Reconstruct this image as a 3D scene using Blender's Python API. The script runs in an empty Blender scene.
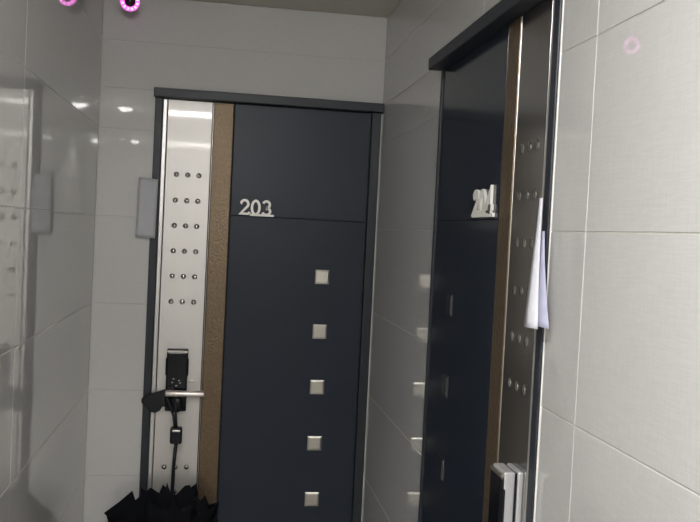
import bpy, bmesh, math, random
from mathutils import Vector, Matrix
random.seed(7)
PI = math.pi
sc = bpy.context.scene
COL = sc.collection

# ------------------------------------------------------------------ room sizes (metres)
W = 0.9816          # corridor width
H = 2.256           # ceiling height
REAR = -6.0         # rear end of the corridor, behind the photographer

# ------------------------------------------------------------------ materials
def nodes(name):
    m = bpy.data.materials.new(name); m.use_nodes = True
    nt = m.node_tree
    return m, nt, nt.nodes['Principled BSDF']

def plain(name, rgb, rough=0.5, metal=0.0, spec=0.5, noise=0.0, scale=60, bump=0.0, stretch=(1, 1, 1), rvar=0.0):
    m, nt, b = nodes(name)
    b.inputs['Roughness'].default_value = rough
    b.inputs['Metallic'].default_value = metal
    b.inputs['Specular IOR Level'].default_value = spec
    tc = nt.nodes.new('ShaderNodeTexCoord'); mp = nt.nodes.new('ShaderNodeMapping')
    mp.inputs['Scale'].default_value = stretch
    nz = nt.nodes.new('ShaderNodeTexNoise'); nz.inputs['Scale'].default_value = scale; nz.inputs['Detail'].default_value = 4
    nt.links.new(tc.outputs['Object'], mp.inputs[0]); nt.links.new(mp.outputs[0], nz.inputs['Vector'])
    cr = nt.nodes.new('ShaderNodeValToRGB')
    lo = [c * (1 - noise) for c in rgb]; hi = [min(1, c * (1 + noise)) for c in rgb]
    cr.color_ramp.elements[0].color = (*lo, 1); cr.color_ramp.elements[1].color = (*hi, 1)
    cr.color_ramp.elements[0].position = 0.3; cr.color_ramp.elements[1].position = 0.7
    nt.links.new(nz.outputs['Fac'], cr.inputs[0]); nt.links.new(cr.outputs[0], b.inputs['Base Color'])
    if rvar:
        mr = nt.nodes.new('ShaderNodeMapRange')
        mr.inputs['To Min'].default_value = max(0.02, rough - rvar); mr.inputs['To Max'].default_value = rough + rvar
        nt.links.new(nz.outputs['Fac'], mr.inputs[0]); nt.links.new(mr.outputs[0], b.inputs['Roughness'])
    if bump:
        bp = nt.nodes.new('ShaderNodeBump'); bp.inputs['Strength'].default_value = bump; bp.inputs['Distance'].default_value = 0.002
        nt.links.new(nz.outputs['Fac'], bp.inputs['Height']); nt.links.new(bp.outputs[0], b.inputs['Normal'])
    return m

def tile_material(name, rgb, rough, ior):
    m, nt, b = nodes(name)
    b.inputs['Roughness'].default_value = rough
    b.inputs['IOR'].default_value = ior
    tc = nt.nodes.new('ShaderNodeTexCoord')
    # fine woven "linen" print of the ceramic: stretched noises, horizontal and vertical threads
    outs = []
    for s in ((900, 900, 40), (30, 30, 700)):
        mp = nt.nodes.new('ShaderNodeMapping'); mp.inputs['Scale'].default_value = s
        nz = nt.nodes.new('ShaderNodeTexNoise'); nz.inputs['Scale'].default_value = 1.0; nz.inputs['Detail'].default_value = 2
        nt.links.new(tc.outputs['Object'], mp.inputs[0]); nt.links.new(mp.outputs[0], nz.inputs['Vector'])
        outs.append(nz.outputs['Fac'])
    ad = nt.nodes.new('ShaderNodeMath'); ad.operation = 'ADD'
    nt.links.new(outs[0], ad.inputs[0]); nt.links.new(outs[1], ad.inputs[1])
    mr = nt.nodes.new('ShaderNodeMapRange'); mr.inputs['From Min'].default_value = 0.6; mr.inputs['From Max'].default_value = 1.4
    nt.links.new(ad.outputs[0], mr.inputs[0])
    cr = nt.nodes.new('ShaderNodeValToRGB')
    cr.color_ramp.elements[0].color = (*[c * 0.92 for c in rgb], 1)
    cr.color_ramp.elements[1].color = (*[c * 1.06 for c in rgb], 1)
    nt.links.new(mr.outputs[0], cr.inputs[0]); nt.links.new(cr.outputs[0], b.inputs['Base Color'])
    # faint large-scale waviness of the glaze
    n2 = nt.nodes.new('ShaderNodeTexNoise'); n2.inputs['Scale'].default_value = 5.0; n2.inputs['Detail'].default_value = 1
    bp = nt.nodes.new('ShaderNodeBump'); bp.inputs['Strength'].default_value = 0.02; bp.inputs['Distance'].default_value = 0.01
    nt.links.new(tc.outputs['Object'], n2.inputs['Vector'])
    nt.links.new(n2.outputs['Fac'], bp.inputs['Height']); nt.links.new(bp.outputs[0], b.inputs['Normal'])
    return m

def emitter(name, rgb, strength):
    m, nt, b = nodes(name)
    b.inputs['Base Color'].default_value = (*rgb, 1)
    b.inputs['Emission Color'].default_value = (*rgb, 1)
    b.inputs['Emission Strength'].default_value = strength
    return m

M = {}
M['tile'] = tile_material('glazed linen tile', (0.535, 0.53, 0.517), 0.022, 1.60)
M['grout'] = plain('grey beige grout', (0.46, 0.44, 0.40), 0.6, noise=0.1)
M['ceiling'] = plain('ceiling paint', (0.55, 0.53, 0.47), 0.6, noise=0.03, scale=20)
M['floor'] = plain('floor tile', (0.58, 0.56, 0.53), 0.25, noise=0.08, scale=12)
M['navy'] = plain('dark navy sheet steel', (0.020, 0.026, 0.039), 0.37, spec=0.20, noise=0.06, scale=300, bump=0.04)
M['navy_gloss'] = plain('dark navy sheet steel, glossy', (0.017, 0.0225, 0.033), 0.14, spec=0.32, noise=0.06, scale=300)
M['frame'] = plain('charcoal painted steel', (0.022, 0.026, 0.033), 0.42, spec=0.3, noise=0.05, scale=200)
M['gap'] = plain('shadow gap black', (0.006, 0.006, 0.007), 0.7)
M['steel'] = plain('brushed stainless steel', (0.57, 0.55, 0.525), 0.50, 0.85, noise=0.02, scale=1.0, stretch=(900, 900, 6))
_nt = M['steel'].node_tree; _pb = _nt.nodes['Principled BSDF']
_tg = _nt.nodes.new('ShaderNodeCombineXYZ'); _tg.inputs[2].default_value = 1.0       # grain runs vertically
_gl = _nt.nodes.new('ShaderNodeBsdfAnisotropic'); _gl.inputs['Color'].default_value = (0.62, 0.60, 0.58, 1)
_gl.inputs['Roughness'].default_value = 0.14; _gl.inputs['Anisotropy'].default_value = 0.9; _gl.inputs['Rotation'].default_value = 0.0
_nt.links.new(_tg.outputs[0], _gl.inputs['Tangent'])
_mx = _nt.nodes.new('ShaderNodeMixShader'); _mx.inputs[0].default_value = 0.045
_nt.links.new(_pb.outputs[0], _mx.inputs[1]); _nt.links.new(_gl.outputs[0], _mx.inputs[2])
_nt.links.new(_mx.outputs[0], _nt.nodes['Material Output'].inputs['Surface'])
M['steel_dark_reflect'] = plain('brushed grey steel, semi gloss', (0.40, 0.39, 0.38), 0.19, 1.0, noise=0.02, scale=1.0, stretch=(900, 900, 6))  # darker copy of the stainless for door_2, dark reflections put into its colour
M['chrome'] = plain('polished stainless', (0.82, 0.80, 0.77), 0.12, 1.0, noise=0.02)
M['rivet'] = plain('darkened polished rivets', (0.50, 0.48, 0.46), 0.10, 1.0, noise=0.02)
M['edge'] = plain('satin steel edge', (0.52, 0.51, 0.50), 0.34, 0.7, noise=0.02)
M['lever'] = plain('brushed pinkish lever metal', (0.86, 0.78, 0.74), 0.38, 0.8, noise=0.03)
M['satin'] = plain('satin nickel', (0.50, 0.475, 0.43), 0.32, 1.0, noise=0.04)
M['caulk'] = plain('pale silicone sealant', (0.72, 0.71, 0.68), 0.35)
M['bronze'] = plain('hammered bronze sheet', (0.13, 0.09, 0.052), 0.30, 0.5, noise=0.14, scale=140, bump=1.0)
M['black'] = plain('black plastic', (0.006, 0.007, 0.010), 0.42, spec=0.25, noise=0.1)
M['gloss_black'] = plain('glossy black plastic', (0.005, 0.006, 0.009), 0.18, spec=0.25)
M['cloth'] = plain('black umbrella nylon', (0.0035, 0.004, 0.006), 0.75, spec=0.12, noise=0.25, scale=90, bump=0.15)
M['mark'] = plain('pale keypad print', (0.55, 0.55, 0.55), 0.5)
M['lockgrey'] = plain('silver grey lock casing', (0.62, 0.62, 0.63), 0.34, 0.55, noise=0.03)
M['digit'] = plain('brushed aluminium digits', (0.60, 0.58, 0.54), 0.42, 0.35, noise=0.05)
M['digit_white'] = plain('pale aluminium digits', (0.80, 0.78, 0.73), 0.45, 0.1, noise=0.05)
M['flyer_dimmed'] = plain('printed card greyed for dim light', (0.43, 0.435, 0.46), 0.55, noise=0.03, scale=40)  # dim light is put into the paper's grey
M['paper'] = plain('white paper', (0.64, 0.64, 0.70), 0.65, noise=0.02, scale=40)
M['paper_print'] = plain('lilac printed paper', (0.42, 0.43, 0.57), 0.6, noise=0.08, scale=50)
M['cam_body'] = plain('camera housing', (0.30, 0.29, 0.28), 0.45)
M['led'] = emitter('infrared led glow', (1.0, 0.16, 0.80), 1.1)
M['led_core'] = emitter('infrared led core', (1.0, 0.55, 0.95), 1.6)
M['lamp'] = emitter('warm white lamp lens', (1.0, 0.99, 0.975), 1130.0)
M['lamp_soft'] = emitter('softer white lamp lens', (1.0, 0.99, 0.975), 560.0)
M['lamp_rear'] = emitter('warm white rear lamp lens', (1.0, 0.985, 0.95), 700.0)
M['trim'] = plain('white lamp trim', (0.75, 0.74, 0.72), 0.4)

# ------------------------------------------------------------------ mesh helpers
def link(name, bm, mats, parent=None, smooth=False):
    bmesh.ops.recalc_face_normals(bm, faces=bm.faces)
    me = bpy.data.meshes.new(name); bm.to_mesh(me); bm.free()
    for m in (mats if isinstance(mats, (list, tuple)) else [mats]): me.materials.append(m)
    if smooth:
        for p in me.polygons: p.use_smooth = True
    o = bpy.data.objects.new(name, me); COL.objects.link(o)
    if parent: o.parent = parent
    return o

def box(bm, lo, hi, bev=0.0, seg=2, T=None, mi=0):
    """axis box from lo to hi, bevelled, mapped by T(u,n,z)"""
    t = bmesh.new()
    x0, y0, z0 = lo; x1, y1, z1 = hi
    vs = [t.verts.new(p) for p in ((x0,y0,z0),(x1,y0,z0),(x1,y1,z0),(x0,y1,z0),(x0,y0,z1),(x1,y0,z1),(x1,y1,z1),(x0,y1,z1))]
    for f in ((0,3,2,1),(4,5,6,7),(0,1,5,4),(1,2,6,5),(2,3,7,6),(3,0,4,7)): t.faces.new([vs[i] for i in f])
    if bev: bmesh.ops.bevel(t, geom=list(t.edges), offset=bev, segments=seg, profile=0.5, affect='EDGES')
    merge(bm, t, T, mi)

def merge(bm, t, T=None, mi=0):
    mp = {}
    for v in t.verts: mp[v] = bm.verts.new(T(*v.co) if T else v.co)
    for f in t.faces:
        try:
            g = bm.faces.new([mp[v] for v in f.verts]); g.material_index = mi; g.smooth = f.smooth
        except ValueError: pass
    t.free()

def lathe(bm, prof, axis_pt, axis, seg=24, T=None, mi=0):
    """prof: list of (r, h); revolved about axis through axis_pt"""
    t = bmesh.new()
    a = Vector(axis).normalized()
    e1 = a.orthogonal().normalized(); e2 = a.cross(e1)
    p0 = Vector(axis_pt); rings = []
    for r, h in prof:
        if r < 1e-7: rings.append([t.verts.new(p0 + a * h)])
        else: rings.append([t.verts.new(p0 + a * h + (e1 * math.cos(2*PI*k/seg) + e2 * math.sin(2*PI*k/seg)) * r) for k in range(seg)])
    for A, B in zip(rings, rings[1:]):
        for k in range(seg):
            j = (k + 1) % seg
            if len(A) == 1 and len(B) == 1: continue
            if len(A) == 1: q = [A[0], B[j], B[k]]
            elif len(B) == 1: q = [A[k], A[j], B[0]]
            else: q = [A[k], A[j], B[j], B[k]]
            f = t.faces.new(q); f.smooth = True
    for R in (rings[0], rings[-1]):
        if len(R) > 1: t.faces.new(R)
    merge(bm, t, T, mi)

def tube(bm, pts, r, seg=10, T=None, mi=0, closed=False):
    t = bmesh.new(); pts = [Vector(p) for p in pts]; n = len(pts); rings = []
    up = None
    for i, p in enumerate(pts):
        if closed: d = pts[(i+1) % n] - pts[i-1]
        else: d = pts[min(i+1, n-1)] - pts[max(i-1, 0)]
        d.normalize()
        if up is None: up = d.orthogonal().normalized()
        up = (up - d * up.dot(d)).normalized(); s = d.cross(up)
        rr = r[i] if isinstance(r, (list, tuple)) else r
        rings.append([t.verts.new(p + (up * math.cos(2*PI*k/seg) + s * math.sin(2*PI*k/seg)) * rr) for k in range(seg)])
    for i in range(n if closed else n - 1):
        A, B = rings[i], rings[(i+1) % n]
        for k in range(seg):
            f = t.faces.new([A[k], A[(k+1) % seg], B[(k+1) % seg], B[k]]); f.smooth = True
    if not closed: t.faces.new(rings[0]); t.faces.new(rings[-1])
    merge(bm, t, T, mi)

def empty(name, loc=(0, 0, 0)):
    o = bpy.data.objects.new(name, None); o.location = loc; o.empty_display_size = 0.1; COL.objects.link(o); return o

def tag(o, label, cat, group=None):
    o['label'] = label; o['category'] = cat
    if group: o['group'] = group

def structure(o): o['kind'] = 'structure'; return o

# ------------------------------------------------------------------ tiled walls (real tiles with chamfered edges over grout)
def split(rect, hole):
    """rect minus hole, as up to four rects"""
    a0, a1, b0, b1 = rect; h0, h1, g0, g1 = hole
    if h1 <= a0 or h0 >= a1 or g1 <= b0 or g0 >= b1: return [rect]
    out = []
    if g1 < b1: out.append((a0, a1, g1, b1))
    if g0 > b0: out.append((a0, a1, b0, g0))
    m0, m1 = max(b0, g0), min(b1, g1)
    if h0 > a0: out.append((a0, h0, m0, m1))
    if h1 < a1: out.append((h1, a1, m0, m1))
    return out

def tiled_wall(name, T, acuts, zcuts, hole=None, ext=0.0):
    bm = bmesh.new()
    TH, CH, G = 0.008, 0.0011, 0.0007
    a_lo, a_hi = acuts[0], acuts[-1]
    box(bm, (a_lo - ext, -0.13, -0.05), (a_hi + ext, -0.105, H + 0.05), T=T, mi=1)
    whole = (a_lo - ext, a_hi + ext, -0.05, H + 0.05)
    for a0, a1, b0, b1 in (split(whole, hole) if hole else [whole]):
        box(bm, (a0, -0.106, b0), (a1, -0.0012, b1), T=T, mi=1)
    for i in range(len(acuts) - 1):
        for j in range(len(zcuts) - 1):
            rs = [(acuts[i], acuts[i+1], zcuts[j], zcuts[j+1])]
            if hole: rs = split(rs[0], hole)
            for a0, a1, b0, b1 in rs:
                if a1 - a0 < 0.004 or b1 - b0 < 0.004: continue
                a0 += G; a1 -= G; b0 += G; b1 -= G
                tl = random.uniform(-1, 1) * 0.0002; tm = random.uniform(-1, 1) * 0.0002
                fr = [(a0+CH, tl, b0+CH), (a1-CH, -tl, b0+CH), (a1-CH, -tl+tm, b1-CH), (a0+CH, tl+tm, b1-CH)]
                md = [(a0, -CH, b0), (a1, -CH, b0), (a1, -CH, b1), (a0, -CH, b1)]
                bk = [(p[0], -TH, p[2]) for p in md]
                V = [[bm.verts.new(T(*p)) for p in ring] for ring in (fr, md, bk)]
                bm.faces.new(V[0]); bm.faces.new(V[2])
                for A, B in zip(V, V[1:]):
                    for k in range(4): bm.faces.new([A[k], A[(k+1) % 4], B[(k+1) % 4], B[k]])
    return structure(link(name, bm, [M['tile'], M['grout']]))

ZC = [0.0] + [0.3 * k for k in range(1, 8)] + [H]
TB = lambda a, n, z: (a, -n, z)              # back wall: a along x, n out of the wall (towards -y)
TR = lambda a, n, z: (W - n, a, z)           # right wall: a along y
TL = lambda a, n, z: (n, a, z)               # left wall
TE = lambda a, n, z: (a, REAR + n, z)        # rear wall

D1 = 0.186                                   # door 203: outer edge of the lock-side jamb (x)
D2 = -1.635                                  # door 204: outer edge of the lock-side jamb (y)
DW = 0.790                                   # outer width of a door frame
DH = 1.945                                   # outer height of a door frame
tiled_wall('wall_back', TB, [0.0, W], ZC, hole=(D1 + 0.004, D1 + DW - 0.004, -1, DH - 0.006), ext=0.12)
tiled_wall('wall_right', TR, [REAR, -5.377, -4.777, -4.177, -3.577, -2.977, -2.377, -1.777, -1.177, 0.0], ZC,
           hole=(D2 + 0.004, D2 + DW - 0.004, -1, DH - 0.006))
tiled_wall('wall_left', TL, [REAR, -5.303, -4.703, -4.103, -3.503, -2.903, -2.303, -1.703, -1.103, 0.0], ZC)
tiled_wall('wall_rear', TE, [0.0, 0.49, W], ZC, ext=0.12)
bm = bmesh.new(); box(bm, (0.0005, REAR + 0.0005, H), (W - 0.0005, -0.0005, H + 0.1))
structure(link('ceiling', bm, M['ceiling']))
bm = bmesh.new(); box(bm, (0.0005, REAR + 0.0005, -0.1), (W - 0.0005, -0.0005, 0.0))
structure(link('floor', bm, M['floor']))

# ------------------------------------------------------------------ digits as stroked outlines, unit height 1
def arc(cx, cy, rx, ry, a0, a1, n=14):
    return [(cx + rx * math.cos(math.radians(a0 + (a1 - a0) * k / n)), cy + ry * math.sin(math.radians(a0 + (a1 - a0) * k / n))) for k in range(n + 1)]
DIGITS = {
    '2': [arc(0.30, 0.72, 0.25, 0.26, 160, -35, 14) + [(0.04, 0.05), (0.62, 0.05)], [(0.62, 0.05), (0.64, 0.19)], [(0.02, 0.74), (0.10, 0.80)]],
    '0': [arc(0.31, 0.5, 0.26, 0.47, 0, 360, 26)],
    '3': [arc(0.29, 0.74, 0.23, 0.23, 160, -90, 14) + arc(0.29, 0.27, 0.27, 0.24, 90, -160, 14)],
    '4': [[(0.46, 0.02), (0.46, 0.98), (0.02, 0.30), (0.66, 0.30)], [(0.34, 0.04), (0.58, 0.04)]],
}
def stroke(bm, pts, w, T2, n0, n1):
    """flat raised ribbon of width w along 2-D pts; T2(a, n, b)"""
    n = len(pts); L = []; R = []
    for i in range(n):
        p = Vector(pts[i]); 
        d1 = (p - Vector(pts[i-1])).normalized() if i else None
        d2 = (Vector(pts[i+1]) - p).normalized() if i < n - 1 else None
        d = ((d1 or d2) + (d2 or d1))
        if d.length < 0.2: d = d1
        d.normalize(); nn = Vector((-d.y, d.x)); ww = w / 2
        if d1 and d2: ww = min(w, ww / max(0.5, abs(nn.dot(Vector((-d1.y, d1.x))))))
        L.append(p + nn * ww); R.append(p - nn * ww)
    rings = [[bm.verts.new(T2(q.x, m, q.y)) for q, m in ((L[i], n1), (R[i], n1), (R[i], n0), (L[i], n0))] for i in range(n)]
    for A, B in zip(rings, rings[1:]):
        for k in range(4): bm.faces.new([A[k], A[(k+1) % 4], B[(k+1) % 4], B[k]])
    bm.faces.new(rings[0]); bm.faces.new(rings[-1])

# ------------------------------------------------------------------ a flat entrance door: u from lock-side jamb to hinge side, n out of the wall, z up
def make_door(name, T, number, num_u0, num_u1, flip, lock_dz, digit_mat, lever_right=True):
    root = structure(empty(name, T(DW / 2, 0, 0)))
    inv = Matrix.Translation(-root.location)
    def part(pname, bm, mats, parent=root, smooth=False):
        o = link(pname, bm, mats, None, smooth)
        o.data.transform(inv); o.parent = parent
        return o
    JW = 0.026; HJ = 0.033 if not flip else 0.017; NJ = 0.014 if not flip else 0.006; NH = 0.040
    bm = bmesh.new()                                                # frame: two jambs and a projecting head
    box(bm, (0, -0.10, 0), (JW, NJ, DH - 0.030), 0.0025, T=T)
    box(bm, (DW - HJ, -0.10, 0), (DW, NJ, DH - 0.030), 0.0025, T=T)
    box(bm, (-0.004, -0.10, DH - 0.031), (DW + 0.004, NH, DH), 0.003, T=T)
    part('door_frame', bm, M['frame'])
    bm = bmesh.new()                                                # near-black core behind the leaf, its colour shading the gaps around its sheets
    box(bm, (JW - 0.001, -0.06, 0.004), (DW - HJ + 0.001, -0.006, DH - 0.030), T=T)
    part('leaf_core', bm, M['gap'])
    bm = bmesh.new()                                                # bright stop strip beside the lock jamb
    box(bm, (JW + 0.0005, -0.006, 0.006), (JW + 0.0155, 0.003, DH - 0.033), 0.0025, 3, T=T)
    part('edge_strip', bm, M['edge'])
    bm = bmesh.new(); box(bm, (0.0435, -0.006, 0.006), (0.195, 0.002, DH - 0.033), 0.0015, T=T)
    part('steel_panel', bm, M['steel_dark_reflect' if flip else 'steel'])
    bm = bmesh.new(); box(bm, (0.2015, -0.006, 0.006), (0.268, 0.0035, DH - 0.033), 0.0015, T=T)
    part('bronze_strip', bm, M['bronze'])
    bm = bmesh.new(); box(bm, (0.1972, -0.006, 0.006), (0.2004, 0.0022, DH - 0.033), 0.0012, 2, T=T)
    part('bead_trim', bm, M['satin'])
    bm = bmesh.new()                                                # navy sheets, upper and lower, thin groove between
    box(bm, (0.2725, -0.006, 1.5240), (DW - HJ - 0.003, 0.002, DH - 0.033), 0.0012, T=T)
    part('upper_panel', bm, M['navy_gloss' if flip else 'navy'])
    bm = bmesh.new()
    box(bm, (0.2725, -0.006, 0.006), (DW - HJ - 0.003, 0.002, 1.5228), 0.0012, T=T)
    part('lower_panel', bm, M['navy_gloss' if flip else 'navy'])
    bm = bmesh.new()                                                # sealant bead where frame meets tiles
    box(bm, (DW - 0.0005 if not flip else -0.0035, -0.004, 0.0), (DW + 0.005 if not flip else 0.0005, 0.0020, DH - 0.034), 0.0015, T=T)
    part('sealant_bead', bm, M['caulk'])
    # domed rivets on the steel sheet
    rk = 1.0 if not flip else 0.5
    rows = [1.655, 1.566, 1.478, 1.390, 1.302, 1.213, 0.631, 0.543, 0.455]
    for z in rows:
        for u in (0.081, 0.1195, 0.158):
            bm = bmesh.new()
            lathe(bm, [(0.0098, 0.0), (0.0095, 0.0012), (0.0080, 0.0034 * rk), (0.0055, 0.0050 * rk), (0.0024, 0.0058 * rk), (0.0, 0.0060 * rk)], (u, 0.0016, z), (0, 1, 0), 16, T=T)
            part('rivet', bm, M['rivet'], smooth=True)
    # square metal studs on the navy sheet
    for z in (1.320, 1.124, 0.924, 0.721, 0.518):
        u = 0.607; s = 0.0255
        bm = bmesh.new()
        rings = []
        for d, n in ((s, 0.0018), (s, 0.0032), (s - 0.006, 0.0052), (s - 0.0062, 0.0052)):
            rings.append([bm.verts.new(T(u + sx * d, n, z + sz * d)) for sx, sz in ((-1,-1),(1,-1),(1,1),(-1,1))])
        for A, B in zip(rings, rings[1:]):
            for k in range(4): bm.faces.new([A[k], A[(k+1) % 4], B[(k+1) % 4], B[k]])
        bm.faces.new(rings[0]); bm.faces.new(rings[-1])
        part('square_stud', bm, M['steel_dark_reflect' if flip else 'satin'])
    # number: digits standing on a thin bar
    hgt = 0.051; z0 = 1.529 if not flip else 1.533
    wdt = num_u1 - num_u0
    def T2(a, n, b):
        u = num_u0 + a if not flip else num_u1 - a
        return T(u, n, z0 + b)
    bm = bmesh.new()
    a0 = wdt * (0.30 if not flip else -0.04)
    box(bm, (a0, 0.0015, -0.0045), (wdt + 0.004, 0.0075, 0.0035), 0.0008, T=lambda a, n, b: T2(a, n, b))
    bar = part('number_bar', bm, digit_mat); bar['label'] = 'pale metal bar under the room number'
    cw = wdt / 3.0
    for k, ch in enumerate(number):
        bm = bmesh.new()
        for s in DIGITS[ch]:
            pts = [(k * cw + x * cw * 1.32, y * hgt) for x, y in s]
            stroke(bm, pts, 0.0085 if not flip else 0.0125, T2, 0.0015, 0.008)
        d = part('digit', bm, digit_mat); d.parent = bar
        d['label'] = 'metal digit ' + ch
    # electronic lock: grey back plate, silver casing, black front, keypad marks, lever
    uc = 0.1125 if not flip else 0.088; z1 = 1.052 + lock_dz; zb = 0.832 + lock_dz; hw = 0.036 if not flip else 0.032
    bm = bmesh.new(); box(bm, (uc - hw, 0.0015, zb + 0.004), (uc + hw, 0.012, z1), 0.003, T=T)
    lk = part('lock_back_plate', bm, M['lockgrey'])
    bm = bmesh.new(); box(bm, (uc - hw + 0.004, 0.011, zb + 0.008), (uc + hw - 0.004, 0.018, z1 - 0.004), 0.001, T=T)
    q = part('lock_gasket', bm, M['black']); q.parent = lk
    bm = bmesh.new(); box(bm, (uc - hw, 0.017, zb + 0.004), (uc + hw, 0.038, z1), 0.0035, 3, T=T)
    q = part('lock_casing', bm, M['lockgrey'] if flip else M['black']); q.parent = lk; q['label'] = 'silver grey lock casing' if flip else 'black lock casing'
    bm = bmesh.new()                                                # black sliding cover, wider at its shoulders
    for (c0, c1, e0, e1, nn) in ((uc - hw + 0.001, uc + hw - 0.001, zb + 0.010, z1 - 0.010, 0.043), (uc - hw - 0.003, uc + hw + 0.003, zb + 0.128, z1 - 0.030, 0.041)):
        box(bm, (c0, 0.034, e0), (c1, nn, e1), 0.004, 3, T=T)
    lathe(bm, [(0.030, 0.034), (0.030, 0.043), (0.027, 0.046), (0.0, 0.046)], (uc, 0, zb + 0.030), (0, 1, 0), 28, T=T)
    q = part('lock_cover', bm, M['gloss_black']); q.parent = lk
    bm = bmesh.new(); box(bm, (uc - hw + 0.001, 0.036, z1 - 0.011), (uc + hw - 0.001, 0.0435, z1 - 0.005), 0.001, T=T)
    q = part('lock_trim', bm, M['satin']); q.parent = lk
    for (du, dz) in ((-0.010, 0.118), (0.009, 0.112), (-0.014, 0.105), (0.013, 0.104), (0.0, 0.094)):
        bm = bmesh.new(); box(bm, (uc + du - 0.0028, 0.042, zb + dz - 0.0016), (uc + du + 0.0028, 0.0438, zb + dz + 0.0016), T=T)
        q = part('keypad_mark', bm, M['mark']); q.parent = lk
    bm = bmesh.new()
    zl = 0.905 + lock_dz
    lathe(bm, [(0.016, 0.044), (0.016, 0.050), (0.010, 0.052), (0.010, 0.070)], (uc - 0.018, 0, zl), (0, 1, 0), 20, T=T)
    tube(bm, [(uc - 0.034, 0.074, zl), (uc - 0.030, 0.074, zl), (uc + 0.094, 0.074, zl), (uc + 0.098, 0.074, zl)], [0.0095, 0.011, 0.011, 0.0095], 16, T=T)
    part('handle', bm, M['lever'], smooth=True)
    bm = bmesh.new()                                                # small status window beside the lock
    box(bm, (uc + hw + 0.006, 0.001, zl + 0.026), (uc + hw + 0.024, 0.006, zl + 0.034), 0.0015, T=T)
    part('lock_screw_cover', bm, M['satin'])
    # latch guard: rounded black cover reaching from the lock across the jamb
    bm = bmesh.new()
    prof = [(-0.004, 0.876), (0.020, 0.892), (0.048, 0.900), (0.076, 0.910), (0.084, 0.880), (0.084, 0.846), (0.070, 0.852), (0.060, 0.836), (0.044, 0.828), (0.026, 0.832), (0.014, 0.848), (-0.003, 0.862)]
    t = bmesh.new()
    f0 = [t.verts.new((u, 0.0145, z + lock_dz)) for u, z in prof]; f1 = [t.verts.new((u, 0.034, z + lock_dz)) for u, z in prof]
    t.faces.new(f0); t.faces.new(f1)
    for k in range(len(prof)): t.faces.new([f0[k], f0[(k+1) % len(prof)], f1[(k+1) % len(prof)], f1[k]])
    bmesh.ops.recalc_face_normals(t, faces=t.faces)
    bmesh.ops.bevel(t, geom=list(t.edges), offset=0.003, segments=2, profile=0.5, affect='EDGES')
    merge(bm, t, T)
    part('latch_guard', bm, M['black'])
    return root

d1 = make_door('door_1', lambda u, n, z: (D1 + u, -n, z), '203', 0.305, 0.420, False, 0.0, M['digit'])
d2 = make_door('door_2', lambda u, n, z: (W - n, D2 + u, z), '204', 0.302, 0.437, True, 0.018, M['digit_white'])
d1['label'] = 'dark navy entrance door with metal number 203 and black lock'; d1['category'] = 'door'
d2['label'] = 'dark navy entrance door 204 in the right wall, seen edge on'; d2['category'] = 'door'

# ------------------------------------------------------------------ card hung over the lock-side jamb of door 203, greyed for dim light
bm = bmesh.new()
nx, nz = 6, 14
def card_pt(i, j, off):
    u = i / nx; v = j / nz
    x = 0.1405 + 0.064 * u + 0.003 * v
    z = 1.430 + 0.203 * v + 0.004 * (1 - u)
    y = -0.0185 - 0.010 * (1 - u) ** 2 * (1 - v * 0.5) - 0.004 * math.sin(v * PI) * u - off
    return (x, y, z)
V = [[[bm.verts.new(card_pt(i, j, o)) for j in range(nz + 1)] for i in range(nx + 1)] for o in (0, 0.0035)]
for L in V:
    for i in range(nx):
        for j in range(nz): bm.faces.new([L[i][j], L[i+1][j], L[i+1][j+1], L[i][j+1]]).smooth = True
rim = [(i, 0) for i in range(nx)] + [(nx, j) for j in range(nz)] + [(i, nz) for i in range(nx, 0, -1)] + [(0, j) for j in range(nz, 0, -1)]
for k in range(len(rim)):
    a, b = rim[k], rim[(k+1) % len(rim)]
    bm.faces.new([V[0][a[0]][a[1]], V[0][b[0]][b[1]], V[1][b[0]][b[1]], V[1][a[0]][a[1]]])
card = link('notice_card', bm, M['flyer_dimmed'])
tag(card, 'plain paper card, greyed for dim light, fixed over the left jamb of door 203', 'notice card')

# ------------------------------------------------------------------ white leaflet tucked behind the jamb of door 204
leaf = empty('paper_leaflet', (W - 0.016, D2 + 0.02, 1.45))
def sheet(name, mat, path_top, path_bot, z_top, z_bot, bulge):
    """path_*: list of (n, y) across the sheet; interpolated top to bottom"""
    bm = bmesh.new(); rows = 16; V = []
    for r in range(rows + 1):
        v = r / rows; row = []
        for (n0, y0), (n1, y1) in zip(path_top, path_bot):
            e = v ** 1.25
            n = n0 + (n1 - n0) * e + bulge * math.sin(v * PI)
            row.append(bm.verts.new((W - n, y0 + (y1 - y0) * e, z_top + (z_bot - z_top) * v)))
        V.append(row)
    for r in range(rows):
        for c in range(len(V[0]) - 1): bm.faces.new([V[r][c], V[r][c+1], V[r+1][c+1], V[r+1][c]]).smooth = True
    o = link(name, bm, mat)
    o.data.transform(Matrix.Translation(-leaf.location)); o.parent = leaf
    md = o.modifiers.new('thick', 'SOLIDIFY'); md.thickness = 0.0008
    return o
sheet('front_sheet', M['paper'], [(0.0185, -1.626), (0.0195, -1.632), (0.0180, -1.638)],
      [(0.033, -1.623), (0.034, -1.642), (0.026, -1.668)], 1.556, 1.336, 0.001)
s2 = sheet('inner_sheet', M['paper_print'], [(0.0165, -1.638), (0.0168, -1.644), (0.0160, -1.650)],
      [(0.024, -1.650), (0.025, -1.670), (0.0200, -1.702)], 1.500, 1.341, 0.001)
s2['label'] = 'lilac tinted inner sheet'
tag(leaf, 'white folded paper leaflet hanging at the near jamb of door 204', 'leaflet')

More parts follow.
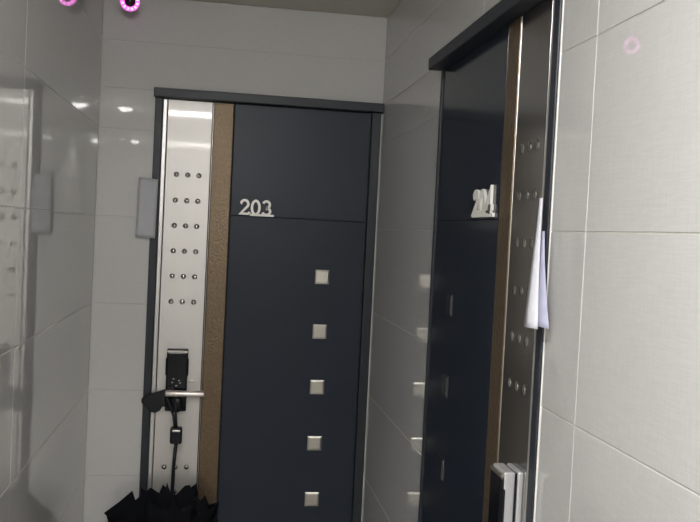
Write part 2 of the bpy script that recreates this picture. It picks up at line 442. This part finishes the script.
# ------------------------------------------------------------------ half-open black folding umbrella hung by its strap from the lever of door 203
ux, uy = D1 + 0.122, -0.105
umb = empty('folding_umbrella', (ux, uy, 0.22))
def upart(name, bm, mat, smooth=False, parent=umb):
    o = link(name, bm, mat, None, smooth); o.data.transform(Matrix.Translation(-umb.location)); o.parent = parent; return o
bm = bmesh.new()
tube(bm, [(ux + 0.002, uy - 0.001, 0.76), (ux - 0.004, uy, 0.66), (ux - 0.008, uy, 0.24)], 0.0062, 10)
upart('shaft', bm, M['black'], True)
bm = bmesh.new()
box(bm, (ux - 0.020, uy - 0.017, 0.742), (ux + 0.020, uy + 0.017, 0.797), 0.006, 3)
g = upart('grip', bm, M['black'])
bm = bmesh.new(); box(bm, (ux - 0.012, uy - 0.0185, 0.784), (ux + 0.014, uy - 0.0155, 0.790), 0.001)
upart('grip_band', bm, M['satin'], parent=g)
bm = bmesh.new()                                                    # wrist strap looped over the lever
lz = 0.905; ly = -0.074
nx_ = D1 + 0.0945; ny = -0.0585
loop = [(ux, uy, 0.796), (ux - 0.004, uy + 0.012, 0.83), (nx_ + 0.017, ny - 0.002, 0.875), (nx_ + 0.0145, ny, lz - 0.002), (nx_ + 0.011, ny, lz + 0.010), (nx_, ny, lz + 0.0145),
        (nx_ - 0.011, ny, lz + 0.010), (nx_ - 0.0145, ny, lz - 0.002), (nx_ - 0.008, ny, 0.880), (ux - 0.012, uy + 0.020, 0.83), (ux - 0.006, uy + 0.003, 0.796)]
tube(bm, loop, 0.0040, 8)
upart('strap', bm, M['black'], True, g)
# canopy: eight gores of loose cloth, rim drooping in folds, closed to the ferrule below
NG = 8; SUB = 6; RW = 14
tipang = [2*PI*k/NG + 0.2 for k in range(NG)]
rimtip = [(0.165, 0.540), (0.150, 0.590), (0.070, 0.600), (0.120, 0.585), (0.205, 0.500), (0.120, 0.560), (0.080, 0.585), (0.100, 0.560)]
bm = bmesh.new(); rings = []
base = Vector((ux - 0.010, uy - 0.01, 0.20))
def rim(a):
    k = a * NG / (2*PI); i = int(math.floor(k)) % NG; f = k - math.floor(k); j = (i + 1) % NG
    r = rimtip[i][0] * (1-f) + rimtip[j][0] * f; z = rimtip[i][1] * (1-f) + rimtip[j][1] * f
    sag = math.sin(f * PI)
    return r * (1 - 0.30 * sag), z - 0.045 * sag
NS = NG * SUB
for r in range(RW + 1):
    v = r / RW; ring = []
    for s in range(NS):
        a = 2*PI*s/NS
        rr, zz = rim(a)
        aw = a + 0.2
        w = v ** 0.75
        fold = 1 + 0.10 * math.sin(a * 16 + v * 3) * v
        R = 0.012 + (rr - 0.012) * w * fold
        x = base.x + R * math.cos(aw); y = base.y + R * math.sin(aw) * 0.42
        z = base.z + (zz - base.z) * v
        ring.append(bm.verts.new((x, min(y, -0.028), z)))
    rings.append(ring)
for A, B in zip(rings, rings[1:]):
    for k in range(NS): bm.faces.new([A[k], A[(k+1) % NS], B[(k+1) % NS], B[k]]).smooth = True
cn = upart('canopy', bm, M['cloth'])
md = cn.modifiers.new('thick', 'SOLIDIFY'); md.thickness = 0.001
# loose flaps of cloth thrown outward at the rim
def flap(pts):
    bm = bmesh.new()
    vs = [bm.verts.new(p) for p in pts]; bm.faces.new(vs)
    bmesh.ops.triangulate(bm, faces=bm.faces)
    o = upart('canopy_flap', bm, M['cloth'], parent=cn); m = o.modifiers.new('t', 'SOLIDIFY'); m.thickness = 0.002
    return o
flap([(0.082, -0.112, 0.505), (0.128, -0.108, 0.540), (0.171, -0.100, 0.577), (0.182, -0.100, 0.545), (0.230, -0.09, 0.585), (0.27, -0.095, 0.56), (0.24, -0.10, 0.42), (0.12, -0.11, 0.46)])
flap([(0.25, -0.115, 0.55), (0.272, -0.112, 0.602), (0.288, -0.11, 0.585), (0.310, -0.11, 0.560), (0.345, -0.11, 0.598), (0.362, -0.11, 0.600), (0.374, -0.11, 0.565), (0.40, -0.11, 0.545), (0.40, -0.12, 0.44), (0.27, -0.12, 0.44)])
flap([(0.37, -0.10, 0.57), (0.400, -0.098, 0.543), (0.414, -0.096, 0.562), (0.427, -0.096, 0.530), (0.447, -0.10, 0.505), (0.466, -0.105, 0.462), (0.43, -0.11, 0.42), (0.36, -0.11, 0.43)])
for k in range(NG):                                                 # ribs
    a = 2*PI*k/NG; rr, zz = rim(a); aw = a + 0.2
    bm = bmesh.new()
    p1 = (base.x + rr*0.98 * math.cos(aw), min(base.y + rr*0.98 * math.sin(aw) * 0.42, -0.032), zz)
    tube(bm, [(base.x, base.y, 0.215), ((base.x + p1[0]) / 2, (base.y + p1[1]) / 2, (0.215 + zz) / 2 + 0.01), p1], 0.0018, 6)
    upart('rib', bm, M['black'], True)
tag(umb, 'black folding umbrella hanging loosely open from the lever of door 203', 'umbrella')

# ------------------------------------------------------------------ bullet camera with its ring of infrared lights, under the ceiling
cx, cy, cz = 0.0995, -0.11, 2.207
cam_t = empty('security_camera', (cx, cy + 0.03, H))
d = Vector((0.31, -2.6, -0.67)).normalized()
fc = Vector((cx, cy, cz))
def cpart(name, bm, mat, smooth=False):
    o = link(name, bm, mat, None, smooth); o.data.transform(Matrix.Translation(-cam_t.location)); o.parent = cam_t; return o
bm = bmesh.new(); lathe(bm, [(0.0, -0.060), (0.020, -0.058), (0.026, -0.048), (0.0275, -0.01), (0.0275, -0.003), (0.0, -0.003)], fc, d, 28)
cpart('housing', bm, M['cam_body'], False)
bm = bmesh.new(); lathe(bm, [(0.0260, -0.003), (0.0260, 0.001), (0.016, 0.001), (0.012, -0.001), (0.0, -0.001)], fc, d, 28)
cpart('faceplate', bm, M['gloss_black'])
bm = bmesh.new(); lathe(bm, [(0.0125, -0.002), (0.0125, 0.002), (0.009, 0.0045), (0.0, 0.006)], fc, d, 24)
cpart('lens', bm, M['gloss_black'], True)
e1 = d.orthogonal().normalized(); e2 = d.cross(e1)
bm = bmesh.new(); tube(bm, [fc + d * 0.001 + (e1 * math.cos(2*PI*k/48) + e2 * math.sin(2*PI*k/48)) * 0.0245 for k in range(48)], 0.0072, 10, closed=True)
cpart('led_ring', bm, M['led'], True)
for k in range(12):
    a = 2*PI*k/12
    bm = bmesh.new()
    lathe(bm, [(0.0042, 0.0), (0.0036, 0.003), (0.002, 0.0048), (0.0, 0.0054)], fc + d * 0.006 + (e1 * math.cos(a) + e2 * math.sin(a)) * 0.0245, d, 10)
    cpart('led', bm, M['led_core'], True)
bm = bmesh.new()
mid = fc - d * 0.025
tube(bm, [mid + Vector((0, 0, 0.024)), mid + Vector((0, 0.004, 0.04)), Vector((mid.x, mid.y + 0.006, H - 0.006))], 0.008, 12)
cpart('bracket', bm, M['cam_body'], True)
bm = bmesh.new(); lathe(bm, [(0.030, -0.010), (0.030, -0.003), (0.028, 0.0)], (mid.x, mid.y + 0.006, H), (0, 0, 1), 24)
cpart('mount_plate', bm, M['cam_body'])
tag(cam_t, 'small ceiling camera with glowing pink ring in the upper left corner', 'security camera')

# ------------------------------------------------------------------ twin downlights on the ceiling (seen only as reflections)
def downlight(x, y, mat, label):
    r = empty('ceiling_downlight', (x, y, H))
    bm = bmesh.new(); lathe(bm, [(0.066, 0.0), (0.066, -0.006), (0.060, -0.010), (0.052, -0.010), (0.050, -0.004), (0.050, 0.0)], (0, 0, 0), (0, 0, 1), 32)
    link('lamp_trim', bm, M['trim'], r, False)
    bm = bmesh.new(); lathe(bm, [(0.0, -0.034), (0.018, -0.032), (0.034, -0.025), (0.045, -0.014), (0.0500, -0.003), (0.0, -0.001)], (0, 0, 0), (0, 0, 1), 32)
    link('lamp_lens', bm, mat, r, False)
    tag(r, label, 'ceiling light', 'ceiling downlights behind the photographer')
    return r
LB = 'round white ceiling downlight near the photographer, '
downlight(0.25, -2.93, M['lamp'], LB + 'nearer the left wall')
downlight(0.53, -2.88, M['lamp_soft'], LB + 'nearer the right wall')
LB = 'round white ceiling downlight at the far rear of the corridor, '
downlight(0.37, -5.12, M['lamp_rear'], LB + 'left one')
downlight(0.76, -5.20, M['lamp_rear'], LB + 'right one')

# ------------------------------------------------------------------ world, camera, look
w = bpy.data.worlds.new('dim surroundings'); sc.world = w; w.use_nodes = True
w.node_tree.nodes['Background'].inputs[0].default_value = (0.5, 0.52, 0.55, 1)
w.node_tree.nodes['Background'].inputs[1].default_value = 0.05

cd = bpy.data.cameras.new('camera'); co = bpy.data.objects.new('camera', cd); COL.objects.link(co)
cd.sensor_width = 36; cd.sensor_fit = 'HORIZONTAL'; cd.lens = 850.0 / 700 * 36; cd.clip_start = 0.02
ca, cb, cc = -0.1521990309225428, -0.03229519865032172, -0.04903331429316209
Rw = Matrix.Rotation(ca, 3, 'Z') @ Matrix.Rotation(cb, 3, 'X') @ Matrix.Rotation(cc, 3, 'Y')   # columns: right, forward, up
X, Y, Z = Rw.col[0], Rw.col[1], Rw.col[2]
Rm = Matrix((X, Z, -Y)).transposed().to_4x4()
co.matrix_world = Matrix.Translation((0.42770517107522743, -3.01471144115825, 1.4799981780761495)) @ Rm
sc.camera = co
sc.view_settings.view_transform = 'Standard'
sc.view_settings.look = 'None'
sc.view_settings.exposure = 0.0
